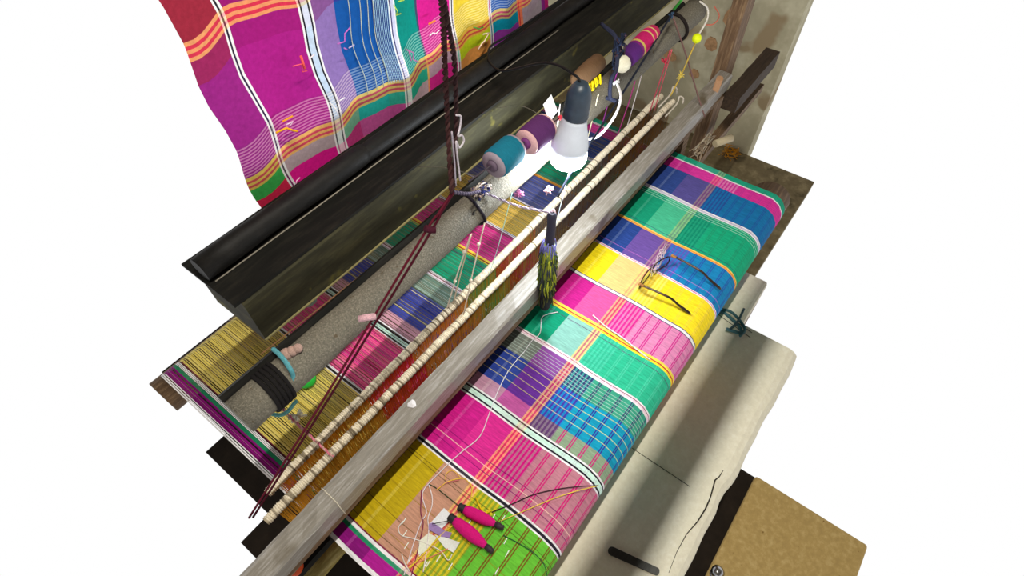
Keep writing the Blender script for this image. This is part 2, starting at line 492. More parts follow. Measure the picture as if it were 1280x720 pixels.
# two pale cords lying across the warp behind the pole
for k, (pa, pb, c, lab) in enumerate((((341, 431), (478, 323), (248, 196, 140), 'peach cord lying across the warp just below the dark beam'),
                       ((341, 443), (470, 330), (240, 150, 110), 'orange cord lying across the warp nearer the grey pole'))):
    m = MB(); a = at(*pa, -.992); b = at(*pb, -.992); d = (b - a)
    m.tube([a - d * .1, a + d * .5, b + d * .9], .0014, 5, lin(c))
    tag(m.build('cross_string', M['cord']), lab, 'cord')

# ------------------------------------------------------------------ heald shafts
def heddle_colour(x):
    r = random.random()
    if x < .20: c = (240, 170, 48)
    elif x < .27: c = (240, 92, 38)
    elif x < .31: c = (236, 66, 44)
    elif x < .47: c = (244, 156, 56)
    elif x < .56: c = (210, 166, 50) if r < .6 else (130, 170, 60)
    elif x < .60: c = (206, 90, 40)
    elif x < .70: c = (214, 60, 80) if r < .4 else (196, 150, 70)
    elif x < 1.0: c = (140, 130, 120) if r < .6 else (150, 110, 80)
    else: c = (176, 116, 50) if r < .6 else (140, 120, 96)
    return mix(c, (70, 44, 18), random.uniform(0, .25))
def heald(y, zl, zr, x0, x1, label):
    t = thing('heald_shaft', V(0, y, -1.0), label, 'heald shaft', 'heald shafts behind the batten')
    m = MB()
    def zz(x): return zl + (zr - zl) * (x - x0) / (x1 - x0)
    pts = [V(x0 + (x1 - x0) * k / 40, y + .0004 * math.sin(k * 1.7), zz(x0 + (x1 - x0) * k / 40)) for k in range(41)]
    m.tube(pts, .0068, 8, lin((206, 190, 160)))
    m.build('bar', M['cord'], t)
    # cotton cord wound round the bar, turn by turn
    m = MB(); x = x0 + .004; 
    while x < x1 - .004:
        k = (x - x0) / (x1 - x0)
        c = lin(mix((226, 212, 186), (70, 58, 42) if random.random() < (.26 if x < .5 else .1) else (240, 228, 206), random.uniform(.1, .7)))
        ctr = V(x, y + .0004 * math.sin(k * 40 * 1.7), zz(x))
        n = len(m.v); sg = 8; wd = random.uniform(.0011, .0017); tilt = random.uniform(-.0012, .0012)
        for (o, r) in ((-wd, .0072), (0, .0085 + random.uniform(-.0003, .0004)), (wd, .0072)):
            for q in range(sg):
                a = 2 * math.pi * q / sg
                m.v.append(ctr + Vector((o + tilt * math.cos(a), r * math.cos(a), r * math.sin(a))))
        for i in range(2):
            for q in range(sg):
                a = n + i * sg + q; b = n + i * sg + (q + 1) % sg
                m.face((a, b, b + sg, a + sg), c, True)
        x += .0033
    m.build('cotton_wrapping', M['cord'], t, kind='stuff')
    # heddle loops
    m = MB(); x = x0 + .02
    while x < x1 - .02:
        c = lin(heddle_colour(x))
        for s in (-1, 1):
            w = .0011; yo = s * .0055
            a = V(x, y + yo, zz(x)); b = V(x + random.uniform(-.003, .003), y + s * .002, -1.0); d = V(x, y + random.uniform(-.003, .003), -1.10)
            e = Vector((w / 2, 0, 0))
            n = len(m.v); m.v += [a - e, a + e, b + e, b - e, d + e, d - e]
            m.face((n, n + 1, n + 2, n + 3), c); m.face((n + 3, n + 2, n + 4, n + 5), c)
        x += .0017
    m.build('heddle_loops', M['warp'], t, kind='stuff')
    m = MB(); m.tube([V(x0, y, -1.105), V(x1, y, -1.105)], .007, 8, lin((150, 130, 100)))
    m.build('lower_bar', M['cord'], t)
    return t
heald(.486, -.892, -.872, -.012, 1.27, 'rear white cotton-wrapped heald bar with hanging brown heddle strings, farther from the batten')
heald(.4515, -.889, -.875, -.04, 1.275, 'front white cotton-wrapped heald bar with orange heddle strings, next to the grey batten')

# ------------------------------------------------------------------ batten
BX0, BX1 = -.16, 1.47
bt = thing('batten', V(.6, .41, -1.07), 'long worn grey wooden batten lying over the cloth with the reed below it', 'batten')
m = MB()
prof = [(.3765, -.914), (.3750, -.876), (.3785, -.871), (.408, -.870), (.4135, -.873), (.4145, -.914)]
m.prism(prof, BX0, BX1, 60, .0007)
m.build('top_rail', M['batten'], bt)
m = MB(); m.prism([(.3785, -.934), (.3785, -.9145), (.4125, -.9145), (.4125, -.934)], BX0, BX1, 24, .0008)
o = m.build('lower_strip', M['brownx'], bt); o['label'] = 'brown strip under the grey top rail'
m = MB()
x = .004
while x < 1.255:
    m.box(x, x + .0011, .403, .411, -1.035, -.934); x += .0042
m.build('reed', M['dark_metal'], bt, kind='stuff')
m = MB(); m.prism([(.415, -1.062), (.413, -1.036), (.447, -1.036), (.447, -1.062)], BX0, 1.30, 8, .0004)
m.build('race_board', M['black'], bt)
for xx in (BX0 + .02, 1.262):
    m = MB(); m.box(xx, xx + .035, .392, .412, -1.036, -.92); m.build('end_upright', M['brownx'], bt)
# shell tack and thread tied round
m = MB(); p = at(515, 505, -.869); n = 9
m.v.append(p + Vector((0, 0, .003)))
for k in range(n):
    a = 2 * math.pi * k / n; r = .0075 * (1 + .18 * math.sin(3 * a))
    m.v.append(p + Vector((math.cos(a) * r, math.sin(a) * r, 0)))
for k in range(n): m.face((0, 1 + k, 1 + (k + 1) % n), lin((224, 220, 222)))
o = m.build('paper_seal', M['paint'], bt); o['label'] = 'crumpled white scrap stuck on the batten'
def binding(xb, c):
    m = MB(); m.tube([V(xb, .374, -.914), V(xb, .3735, -.876), V(xb + .001, .378, -.8700), V(xb + .002, .408, -.8685), V(xb + .002, .4145, -.872), V(xb + .002, .4155, -.914)], .0009, 5, lin(c))
    m.build('thread_binding', M['cord'], bt)
binding(.042, (206, 196, 176)); binding(.630, (200, 180, 150))

m = MB(); m.lathe(V(-.30, .431, -1.13), (1, 0, 0), [(0, .018), (.02, .020), (.33, .020), (.352, .0185), (.36, .014), (.37, .014)], 18)
tag(m.build('pale_rod', M['race']), 'pale polished round rod low under the left end of the batten', 'rod')
# pull handle with wool wound round it
hd = thing('picking_stick', V(.566, .359, -.93), 'dark upright pull handle wound with yellow green wool, standing before the batten', 'handle')
m = MB(); m.lathe(V(.566, .3615, -.935), (0.012, -.01, 1), [(0, .0085), (.02, .010), (.05, .0095), (.25, .0078), (.262, .0085), (.268, .005)], 14, lin((42, 40, 58)))
m.build('stick', M['paint'], hd)
m = MB()
for k in range(330):
    a = random.uniform(0, 6.28); z = random.uniform(-.895, -.73); rr = .0105 + .0035 * math.sin((z + .9) * 18)
    p = V(.567 + rr * math.cos(a), .3600 + rr * math.sin(a), z)
    q = p + Vector((random.uniform(-.003, .003) + .0025 * math.cos(a), random.uniform(-.003, .003) + .0025 * math.sin(a), random.uniform(-.04, -.012)))
    g = random.random()
    c = (176, 182, 60) if g < .45 else ((90, 110, 60) if g < .75 else (60, 64, 70))
    if z > -.75: c = (120, 120, 190)
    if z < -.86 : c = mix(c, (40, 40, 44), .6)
    m.tube([p, (p + q) / 2 + Vector((random.uniform(-.002, .002), random.uniform(-.002, .002), 0)), q], .0011, 4, lin(c))
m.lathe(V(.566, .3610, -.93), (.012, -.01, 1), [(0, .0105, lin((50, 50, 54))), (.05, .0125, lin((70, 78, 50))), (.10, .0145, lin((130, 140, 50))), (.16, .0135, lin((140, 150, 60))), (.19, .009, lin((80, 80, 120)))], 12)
m.build('wool', M['cord'], hd)
m = MB(); m.tube([V(.571, .3615, -.670), V(.576, .3605, -.665), V(.574, .357, -.669), V(.569, .359, -.671)], .003, 6, lin((226, 196, 206)))
m.build('cord_knot', M['cord'], hd)

# ------------------------------------------------------------------ grey pole
PY, PZ, PR = .4755, -.672, .0275
m = MB()
prof = []
for k in range(20):
    a = 2 * math.pi * k / 20; r = PR
    y = math.cos(a) * r; z = math.sin(a) * r
    prof.append((PY + y, PZ + z))
pl_ = thing('grey_pole', V(.65, PY, PZ - PR), 'thick speckled grey pole slung over the warp, below the dark beam', 'pole')
m.prism(prof, .03, 1.34, 40, .0007, smooth=True)
m.build('shaft', M['pole'], pl_)
m = MB(); m.prism([(PY + .013, PZ + .0245), (PY + .029, PZ + .010), (PY + .034, PZ + .016), (PY + .019, PZ + .031)], .03, 1.30, 10, .0005)
o = m.build('edge_strip', M['black'], pl_); o['label'] = 'dark ridge along the back of the pole'
m = MB()
for (u, v, r) in ((586, 262, .005), (591, 267, .004), (582, 268, .003)):
    p = at(u, v, PZ + .017)
    m.ball(p, r, 8, lin((40, 36, 32)), .5)
m.build('knot_hole', M['paint'], pl_)

# ------------------------------------------------------------------ dark beam with its plank face and the wrapped roll on top
bm = thing('dark_beam', V(.7, .6, -.70), 'broad dark beam with olive plank front running across the loom over the pole', 'beam')
m = MB(); m.prism([(.564, -.698), (.560, -.690), (.5585, -.608), (.562, -.604), (.68, -.604), (.68, -.698)], .13, 1.62, 30, .0006)
m.build('front_plank', M['olive'], bm)
m = MB(); m.prism([(.5605, -.6035), (.561, -.599), (.618, -.598), (.68, -.598), (.68, -.6035)], .12, 1.62, 20, .0004)
m.build('top_board', M['black'], bm)
m = MB(); m.tube([V(.13, .613, -.5965), V(.6, .612, -.5965), V(.95, .611, -.5965)], .0011, 5, lin((150, 142, 128)))
m.build('wire', M['cord'], bm)
m = MB(); m.tube([V(.13, .5612, -.6935), V(.8, .561, -.6935), V(1.6, .561, -.6935)], .0026, 6, lin((150, 140, 96)))
o = m.build('pale_edging', M['cord'], bm); o['label'] = 'pale strip along the lower edge of the plank'
rl_ = thing('wrapped_roll', V(.7, .645, -.588), 'black plastic covered roll lying along the top of the dark beam', 'roll')
m = MB(); m.lathe(V(.13, .629, -.5815), (1, 0, 0), [(0, .0150)] + [(.05 * k, .0152 + .0006 * math.sin(k * 2.1)) for k in range(1, 30)] + [(1.48, .015)], 20)
m.build('core', M['plastic'], rl_)
m = MB(); m.lathe(V(.125, .6295, -.5795), (1, 0, 0), [(0, .0178)] + [(.05 * k, .0178 + .0008 * math.sin(k * 1.9)) for k in range(1, 6)] + [(.290, .0174), (.302, .0155)], 20)
m.build('plastic_wrap', M['plastic'], rl_)

# ------------------------------------------------------------------ finished cloth hanging behind
HC = [  # x from, to, plain, colour in the grey band, colour at the foot, top colour
    (.262, .318, (150, 36, 128), (60, 170, 80), (214, 40, 80), (150, 40, 60)),
    (.318, .321, WHITE, WHITE, WHITE, WHITE), (.321, .324, (50, 40, 70), (90, 80, 90), (120, 40, 100), BLK), (.324, .328, WHITE, WHITE, WHITE, WHITE),
    (.328, .427, (168, 30, 132), (186, 164, 172), (228, 26, 146), (150, 24, 110)),
    (.427, .430, WHITE, WHITE, WHITE, WHITE), (.430, .4325, BLK, (90, 90, 100), (200, 120, 160), BLK), (.4325, .4415, (196, 214, 236), (226, 236, 236), (244, 200, 220), (226, 220, 240)),
    (.4415, .444, BLK, (90, 90, 100), (200, 120, 160), BLK), (.444, .447, WHITE, WHITE, WHITE, WHITE),
    (.447, .487, (140, 112, 176), (120, 178, 150), (196, 60, 130), (126, 60, 120)),
    (.487, .546, (22, 84, 160), (40, 176, 168), (200, 88, 158), (64, 40, 140)),
    (.546, .578, (24, 62, 136), (50, 170, 150), (190, 80, 150), (30, 60, 120)),
    (.578, .581, WHITE, WHITE, WHITE, WHITE), (.581, .5835, (60, 60, 110), (120, 140, 140), (200, 120, 160), BLK), (.5835, .590, (206, 206, 236), (220, 236, 226), (236, 200, 220), (210, 206, 236)), (.590, .593, WHITE, WHITE, WHITE, WHITE),
    (.593, .646, (10, 136, 124), (48, 180, 150), (206, 176, 186), (10, 120, 110)),
    (.646, .650, (60, 70, 100), (244, 196, 110), (246, 160, 110), (40, 50, 90)),
    (.650, .727, (206, 30, 136), (196, 160, 180), (226, 44, 148), (196, 30, 136)),
    (.727, .731, WHITE, WHITE, WHITE, WHITE), (.731, .734, (70, 60, 70), (120, 220, 200), (150, 60, 110), BLK), (.734, .737, WHITE, WHITE, WHITE, WHITE),
    (.737, .826, (238, 206, 56), (214, 234, 40), (240, 162, 84), (230, 190, 40)),
    (.826, .829, WHITE, WHITE, WHITE, WHITE), (.829, .832, (180, 60, 130), (60, 130, 160), (110, 40, 120), BLK), (.832, .835, WHITE, WHITE, WHITE, WHITE),
    (.835, .922, (40, 90, 170), (10, 150, 180), (146, 56, 160), (40, 70, 150)),
    (.922, .9255, (220, 80, 130), (246, 120, 80), (246, 120, 80), (240, 110, 80)), (.9255, .928, (150, 30, 60), (220, 50, 60), (220, 50, 60), (200, 40, 60)), (.928, .935, (246, 130, 96), (246, 130, 96), (246, 140, 100), (240, 120, 90)),
    (.935, 1.005, (180, 160, 176), (180, 160, 176), (180, 164, 176), (180, 160, 176)),
    (1.005, 1.022, (150, 50, 156), (150, 50, 156), (160, 50, 156), (150, 50, 156)),
    (1.022, 1.046, (216, 36, 146), (216, 36, 146), (226, 40, 140), (216, 36, 146)),
]
hx = set()
for c in HC:
    hx.add(c[0]); hx.add(c[1])
hx = sorted(hx); hx2 = []
for a, b in zip(hx, hx[1:]):
    k = max(1, int((b - a) / .012)); hx2 += [a + (b - a) * i / k for i in range(k)]
hx2.append(hx[-1])
hz = [-.20, -.26, -.30, -.338, -.343, -.3475, -.352, -.3565, -.361, -.39, -.42, -.46, -.493]
for k in range(1, 22): hz.append(-.493 - .0024 * k)
hz += [-.5455, -.5495, -.5535, -.5575, -.5615, -.5655, -.575, -.588, -.60, -.62, -.66, -.685]
hz = sorted(set(hz), reverse=True)
def hcol(x, z):
    for c in HC:
        if c[0] <= x < c[1]: break
    body = (c[1] - c[0]) > .012
    if z > -.338: r = c[5]
    elif z > -.361:
        k = int((-.338 - z) / .0046); r = mix(c[2], ((255, 196, 90), (230, 60, 60))[k % 2], .72 if body else .35)
    elif z > -.392: r = mix(c[2], c[5], .55 if x < .6 else .1)
    elif z > -.493: r = c[2]
    elif z > -.5435:
        k = int((-.493 - z) / .0024); r = mix(c[2], (236, 220, 206), .42) if k % 2 else mix(c[2], (60, 40, 80), .10)
    elif z > -.5655:
        k = int((-.5435 - z) / .0044); r = mix(c[3], ((255, 186, 88), (232, 50, 84))[k % 2], .78 if body else .35)
    elif z > -.588: r = c[3]
    elif z > -.625 or x > .73: r = c[4]
    else: r = mix(c[4], (250, 180, 60), .2)
    return lin(r)
def hpos(x, z):
    d = -z - .3
    fold = .006 * math.sin(x * 46 + z * 5) + .004 * math.sin(x * 90 + 1.3) + .010 * math.sin(x * 21 + 2 + z * 6)
    lift = .006 * math.sin(x * 38 + 1.0) + .003 * math.sin(x * 83)
    return V(x + .004 * math.sin(z * 40 + x * 8), .694 + fold * .5 + (.03 * max(0, -z - .0) * (.4 - x) if x < .4 else 0), z + lift * (1 if z < -.33 else .3))
m = MB(); nz = len(hz)
for x in hx2:
    for z in hz: m.v.append(hpos(x, z))
for i in range(len(hx2) - 1):
    for j in range(nz - 1):
        a = i * nz + j
        m.face((a, a + 1, a + nz + 1, a + nz), hcol((hx2[i] + hx2[i + 1]) / 2, (hz[j] + hz[j + 1]) / 2), True)
hang = m.build('hanging_cloth', M['hang'])
tag(hang, 'finished plaid cloth with loose thread ends hanging behind the dark beam', 'cloth')
# loose woven ends and long light lines on it
m = MB()
def onh(pts, c, r=.0010):
    m.tube([aty(u, v, .681) for (u, v) in pts], r, 4, lin(c))
onh([(366, 83), (377, 80), (378, 90), (384, 88)], (240, 90, 110)); onh([(376, 70), (381, 86)], (250, 96, 90), .002); onh([(386, 74), (393, 68)], (236, 226, 230))
onh([(422, 55), (431, 52), (431, 42), (438, 34)], (196, 110, 196)); onh([(436, 60), (443, 56)], (200, 190, 230)); onh([(430, 60), (434, 62)], (190, 120, 200))
onh([(345, 166), (358, 160), (366, 163), (372, 164)], (240, 170, 40), .0016); onh([(353, 152), (366, 145)], (240, 160, 40), .0014); onh([(358, 156), (366, 152), (362, 158)], (240, 210, 230))
onh([(412, 128), (420, 136), (424, 146)], (240, 236, 236)); onh([(424, 126), (431, 122)], (240, 236, 236))
onh([(492, 6), (497, 14), (495, 19), (501, 17)], (180, 220, 90)); onh([(498, 2), (505, 0)], (180, 220, 90))
onh([(508, 62), (517, 66), (516, 74), (524, 78)], (190, 110, 170)); onh([(511, 63), (514, 76)], (190, 110, 170))
onh([(536, 30), (544, 26)], (250, 140, 70), .0018); onh([(537, 45), (541, 41), (545, 42), (549, 38)], (245, 235, 240)); onh([(557, 22), (561, 19), (564, 22)], (245, 235, 240))
onh([(598, 62), (602, 55), (606, 51), (611, 41), (604, 43)], (250, 220, 200), .0016); onh([(592, 34), (599, 36), (604, 34)], (80, 140, 60), .0014)
onh([(370, 232), (371, 226), (375, 222)], (246, 180, 220)); onh([(378, 228), (383, 222)], (246, 190, 226))
for (x0) in (.506, .522, .535, .546):
    m.tube([hpos(x0 + .001 * math.sin(k * .7), -.27 - k * .012) + Vector((0, -.003, 0)) for k in range(24)], .0006, 4, lin((206, 216, 190)))
for k in range(9):
    x0 = .5485 + k * .0034
    m.tube([hpos(x0, -.27 - j * .012) + Vector((0, -.003, 0)) for j in range(24)], .0006, 4, lin((170, 206, 226)))
m.build('thread_ends', M['cord'], hang, kind='stuff')
m = MB(); m.lathe(V(.22, .708, -.195), (1, 0, 0), [(0, .010), (1.0, .010)], 12)
tag(m.build('hanging_rod', M['brownx']), 'rod that carries the hanging cloth, above the picture', 'rod')

# ------------------------------------------------------------------ lamp bulb
bx, by = .662, .396
lb = thing('led_bulb', V(bx, by, -.652), 'glowing white LED bulb hanging in a dark socket beside the grey pole', 'bulb')
prof = []
for k in range(10):
    a = math.pi / 2 * k / 9
    prof.append((.026 - .026 * math.cos(a), max(.0325 * math.sin(a), 1e-5)))
m = MB(); m.lathe(V(bx, by, -.652), (.09, -.05, 1), prof + [(.032, .0325), (.036, .0318)], 28)
m.build('dome', M['glow'], lb)
m = MB(); m.lathe(V(bx, by, -.652) + Vector((.09, -.05, 1)).normalized() * .036, (.09, -.05, 1), [(0, .0318), (.012, .0315), (.028, .0285), (.045, .0235), (.058, .0205), (.064, .0200)], 28)
m.build('housing', M['housing'], lb)
m = MB(); p0 = V(bx, by, -.652) + Vector((.09, -.05, 1)).normalized() * .100
m.lathe(p0, (.09, -.05, 1), [(0, .0198), (.004, .0215), (.008, .0198), (.012, .0215), (.016, .0198), (.022, .0205), (.040, .0195), (.050, .0165), (.060, .010)], 24)
sk = m.build('socket', M['socket'], lb)
m = MB(); m.tube(spline([p0 + Vector((.005, -.002, .056)), p0 + Vector((.008, .012, .066)), V(.700, .47, -.500), V(.715, .58, -.560), V(.76, .640, -.5605), V(.85, .643, -.5635), V(1.1, .643, -.5635), V(1.55, .643, -.5635)]), .0022, 7, lin((12, 12, 14)))
m.build('flex', M['paint'], lb)

# ------------------------------------------------------------------ spools on their wire, and wound bobbins
SY, SZ = .431, -.562
def spool(x, SZ, c_yarn, c_end, c_hole, label, length=.048, r=.0235):
    t = thing('spool', V(x, SY, SZ - r), label, 'spool', 'thread spools hung on the wire')
    m = MB(); L = length
    m.lathe(V(x - L / 2, SY, SZ), (1, 0, 0), [(0, .006), (0, r * .93), (.003, r), (L - .003, r), (L, r * .93), (L, .006), (L, .0055), (0, .0055)], 24, lin(c_yarn))
    m.build('yarn', M['yarn'], t)
    for s in (0, 1):
        m = MB(); xx = x - L / 2 - .0035 if s == 0 else x + L / 2 - .0005
        m.lathe(V(xx, SY, SZ), (1, 0, 0), [(0, r * .40, lin(c_hole)), (0, r * .42, lin(c_end)), (0, r * .9, lin(c_end)), (.004, r * .92, lin(c_end))], 24)
        m.build('end_rim', M['paint'], t)
    m = MB(); m.lathe(V(x - L / 2 - .008, SY, SZ), (1, 0, 0), [(0, .0035), (0, r * .38), (.006, r * .40), (.006, .0036)], 16, lin(c_hole))
    m.build('core_tube', M['paint'], t)
    return t
spool(.536, -.562, (16, 106, 128), (150, 136, 146), (96, 80, 96), 'teal thread spool with a grey end disc, left of the purple spool')
spool(.620, -.573, (84, 40, 92), (214, 170, 170), (110, 50, 110), 'purple thread spool with a pale rim, right beside the lit bulb')
m = MB(); m.tube([V(.452, SY, -.553), V(.536, SY, SZ), V(.620, SY, -.573), V(.70, SY, -.583)], .0014, 6, lin((60, 50, 60)))
w = thing('spool_wire', V(.45, SY, SZ - .003), 'dark wire carrying the teal and purple spools', 'wire')
m.build('rod', M['paint'], w)
m = MB(); m.ball(V(.690, SY, -.5815), .0045, 10, lin((226, 60, 80))); m.build('red_tip', M['paint'], w)
for xx in (.47, .665):
    m = MB(); m.tube(spline([V(xx, SY, -.553 - (xx - .452) * .12), V(xx, .49, -.570), V(xx, .555, -.600)]), .0006, 5, lin((96, 92, 80))); m.build('tie_thread', M['cord'], w)
# paper tag lit behind the socket
m = MB(); p = V(.690, .452, -.600)
m.quad(p, p + Vector((.030, .004, .004)), p + Vector((.032, .020, .030)), p + Vector((.002, .016, .028)), lin((236, 226, 224)))
tag(m.build('paper_tag', M['paper']), 'small white paper tag beside the bulb socket', 'paper tag')
# yellow and brown cone of yarn, right of the socket
t = thing('yarn_cone', V(.85, .50, -.63), 'brown yarn cone with bright yellow fringe right of the bulb socket', 'yarn cone')
m = MB(); m.lathe(V(.835, .492, -.612), (1, .03, .0), [(0, .010), (.004, .016), (.05, .0185), (.085, .017), (.09, .008)], 20, lin((104, 78, 54))); m.build('yarn', M['yarn'], t)
m = MB()
for k in range(70):
    a = random.uniform(-2.8, -.6); x0 = random.uniform(.845, .90)
    p = V(x0, .492 + .0185 * math.cos(a), -.612 + .0185 * math.sin(a))
    m.tube([p, p + Vector((random.uniform(-.003, .003), -.006, -.012 - random.uniform(0, .008)))], .0012, 4, lin((248, 222, 30)))
m.build('fringe', M['cord'], t, kind='stuff')
# long purple and magenta bobbin at the right
t = thing('wound_bobbin', V(1.03, .455, -.61), 'long wound bobbin in purple and magenta yarn with a white end ball', 'bobbin')
ax = Vector((1, .03, .05)); p0 = V(.925, .448, -.605)
m = MB(); m.lathe(p0, ax, [(.014, .008, lin((70, 26, 90))), (.02, .017, lin((80, 30, 104))), (.055, .0185, lin((120, 30, 110))), (.062, .0188, lin((196, 170, 90))), (.068, .019, lin((186, 24, 96))), (.100, .019, lin((206, 180, 110))), (.104, .019, lin((196, 30, 96))), (.116, .0185, lin((210, 190, 120))), (.120, .018, lin((196, 30, 90))), (.135, .015, lin((196, 30, 90))), (.140, .007, lin((190, 170, 120)))], 22)
m.build('yarn', M['yarn'], t)
m = MB(); m.lathe(p0 + ax * -.012, ax, [(0, .001), (.003, .010), (.012, .0165), (.022, .017), (.030, .011)], 18, lin((226, 220, 196))); m.build('end_ball', M['paint'], t)

# ------------------------------------------------------------------ ropes and cords
def rope(pts, r, c, c2, pitch=.018, seg=6, n=10):
    m = MB(); P = spline(pts, n)
    L = [0]
    for a, b in zip(P, P[1:]): L.append(L[-1] + (b - a).length)
    tot = L[-1]; N_ = max(8, int(tot / pitch * 6))
    import bisect
    for s in (0, 1):
        out = []
        for k in range(N_ + 1):
            d = tot * k / N_; i = min(max(bisect.bisect_right(L, d) - 1, 0), len(P) - 2)
            t = (d - L[i]) / max(L[i + 1] - L[i], 1e-9); p = P[i].lerp(P[i + 1], t); dr = (P[i + 1] - P[i]).normalized()
            u = dr.cross(Vector((.31, .87, .23))).normalized(); w = dr.cross(u)
            a = 2 * math.pi * d / pitch + s * math.pi
            out.append(p + (u * math.cos(a) + w * math.sin(a)) * r * .55)
        m.tube(out, r * .62, seg, lin(c if s == 0 else c2))
    return m
def cord(name, pts, r, c, label, cat='cord', group=None, n=8, mat='cord'):
    m = MB(); m.tube(spline(pts, n), r, 5, lin(c))
    return tag(m.build(name, M[mat]), label, cat, group)

RK = V(.385, .397, -.505)                    # where the pull ropes meet
for k, (dx, dy, c) in enumerate(((-.004, 0, (58, 34, 34)), (.004, .002, (46, 28, 30)))):
    m = rope([RK + Vector((dx * .6, dy, 0)), at(565 + dx * 1300, 160, -.44), at(562 + dx * 1500, 80, -.35), at(558 + dx * 900, 40, -.30), at(551, -20, -.225), at(544, -120, -.10)], 
             .0033 if k == 0 else .0030, c, mix(c, (120, 90, 84), .25))
    tag(m.build('hanging_rope', M['cord']), ('dark twisted rope hanging straight down before the plaid cloth, left strand of the pair', 'dark twisted rope hanging straight down before the plaid cloth, right strand of the pair')[k], 'rope')
m = MB()
for o_ in (-1, 1):
    e = Vector((.0021, -.0021, 0)) * o_; dv = V(-.05, .475, -.89) - RK
    m.tube(spline([RK + e * .4, RK + dv * .06 + e * .5, RK + dv * .12 + e * 1.3, RK + dv * .6 + e * 1.2 + Vector((0, 0, -.004)), V(-.05, .475, -.89) + e]), .0018, 6, lin((92, 24, 40) if o_ < 0 else (70, 18, 32)))
pr = tag(m.build('pull_rope', M['cord']), 'dark red twisted cord slanting down left from the rope knot to the heald shafts', 'rope')
m = MB(); p = at(508, 325, -.655)
dl = (V(-.05, .475, -.89) - RK)
p = RK + dl * .345
m.tube([p + Vector((-.018, .014, .002)), p + Vector((-.010, .007, .003)), p], .0048, 6, lin((214, 170, 178))); m.build('pink_knot', M['cord'], pr)
m = MB(); p = RK + dl * .10
m.tube([p + Vector((.006, -.005, -.002)), p, p + Vector((-.004, .004, .004))], .005, 6, lin((70, 26, 40))); m.build('dark_knot', M['cord'], pr)
KN = at(601, 239, -.642)
m = rope([RK, (RK + KN) / 2 + Vector((0, 0, -.004)), KN], .0026, (58, 50, 70), (110, 100, 116)); 
hc = tag(m.build('grey_string', M['cord']), 'grey cord from the rope knot over the pole to the pull handle', 'cord')
m = rope([KN, (KN + V(.570, .359, -.668)) / 2 + Vector((0, 0, -.008)), V(.570, .359, -.668)], .0022, (150, 136, 150), (206, 190, 206)); m.build('handle_end', M['cord'], hc)
m = MB()
for k in range(48):
    m.tube([KN + Vector((random.uniform(-.017, .017), random.uniform(-.011, .011), random.uniform(-.005, .009))) for _ in range(3)], .0017, 4, lin(random.choice([(40, 44, 90), (226, 214, 200), (150, 130, 120)])))
m.build('tangle', M['cord'], hc)
# fuzzy ends by the cord
for (u, v, z, c, lab) in ((648, 243, -.66, (176, 110, 150), 'purple fluff tied on the cord left of the pull handle'), (686, 238, -.66, (236, 196, 206), 'pink fluff tied on the cord just above the pull handle')):
    m = MB(); p = at(u, v, z)
    for k in range(24):
        m.tube([p, p + Vector((random.uniform(-.009, .009), random.uniform(-.007, .007), random.uniform(-.006, .009)))], .0014, 4, lin(c))
    tag(m.build('fluff', M['cord']), lab, 'fluff')
# wiggly white thread hanging next to the rope
cord('kinked_thread', [V(.404, .40, -.50), V(.404, .40, -.44), V(.411, .402, -.452), V(.422, .404, -.450), V(.420, .404, -.440), V(.411, .402, -.434), V(.417, .403, -.425), V(.420, .403, -.412), V(.412, .402, -.405)], .0013, (200, 190, 196), 'kinked white thread hanging beside the dark rope')
cord('rope_tail', [V(.395, .40, -.503), V(.398, .40, -.46), V(.399, .4, -.42)], .0012, (170, 160, 170), 'thin pale thread running up along the dark rope')
# black loop round the pole and cords to the heald shafts
def loop(x, c, r, label, x2=None):
    m = MB(); pts = []
    for k in range(25):
        a = 2 * math.pi * k / 24
        pts.append(V(x + .004 * math.sin(a * 2), PY + (PR + .003) * math.cos(a), PZ + (PR + .003) * math.sin(a)))
    m.tube(pts, r, 6, lin(c))
    return tag(m.build('pole_loop', M['cord']), label, 'loop')
loop(.497, (40, 36, 44), .0028, 'dark cord loop tied round the pole under the rope tangle')
def hcord(x, y0, y1, z1, c, lab, xb=None, bead=True):
    xb = x if xb is None else xb
    m = MB()
    m.tube(spline([V(x, y0, PZ - .012), V((x + xb) / 2 + .001, (y0 + y1) / 2, (PZ + z1) / 2), V(xb, y1, z1)]), .0013, 5, lin(c))
    o = tag(m.build('tie_string', M['cord']), lab, 'cord')
    if bead:
        for f in (.25, .62):
            m = MB(); p = V(x + (xb - x) * f, y0 + (y1 - y0) * f, PZ + (z1 - PZ) * f); m.ball(p, .0032, 8, lin((214, 200, 180)), 1.4); m.build('knot', M['cord'], o)
    return o
hcord(.497, PY - PR - .002, .4515, -.875, (206, 190, 170), 'knotted white cord dropping from the pole loop to the front heald bar', .425)
hcord(.462, PY - PR - .001, .486, -.875, (226, 210, 190), 'white cord from the pole, splitting above the rear heald bar, left branch', .417, True)
hcord(.464, PY - PR - .001, .484, -.875, (214, 190, 160), 'white cord from the pole, splitting above the rear heald bar, right branch', .434, False)
cord('thin_thread', [V(.575, .447, -.675), V(.545, .46, -.80), V(.53, .475, -.88)], .0007, (170, 226, 210), 'fine pale green thread falling from the pole to the rear heald bar')
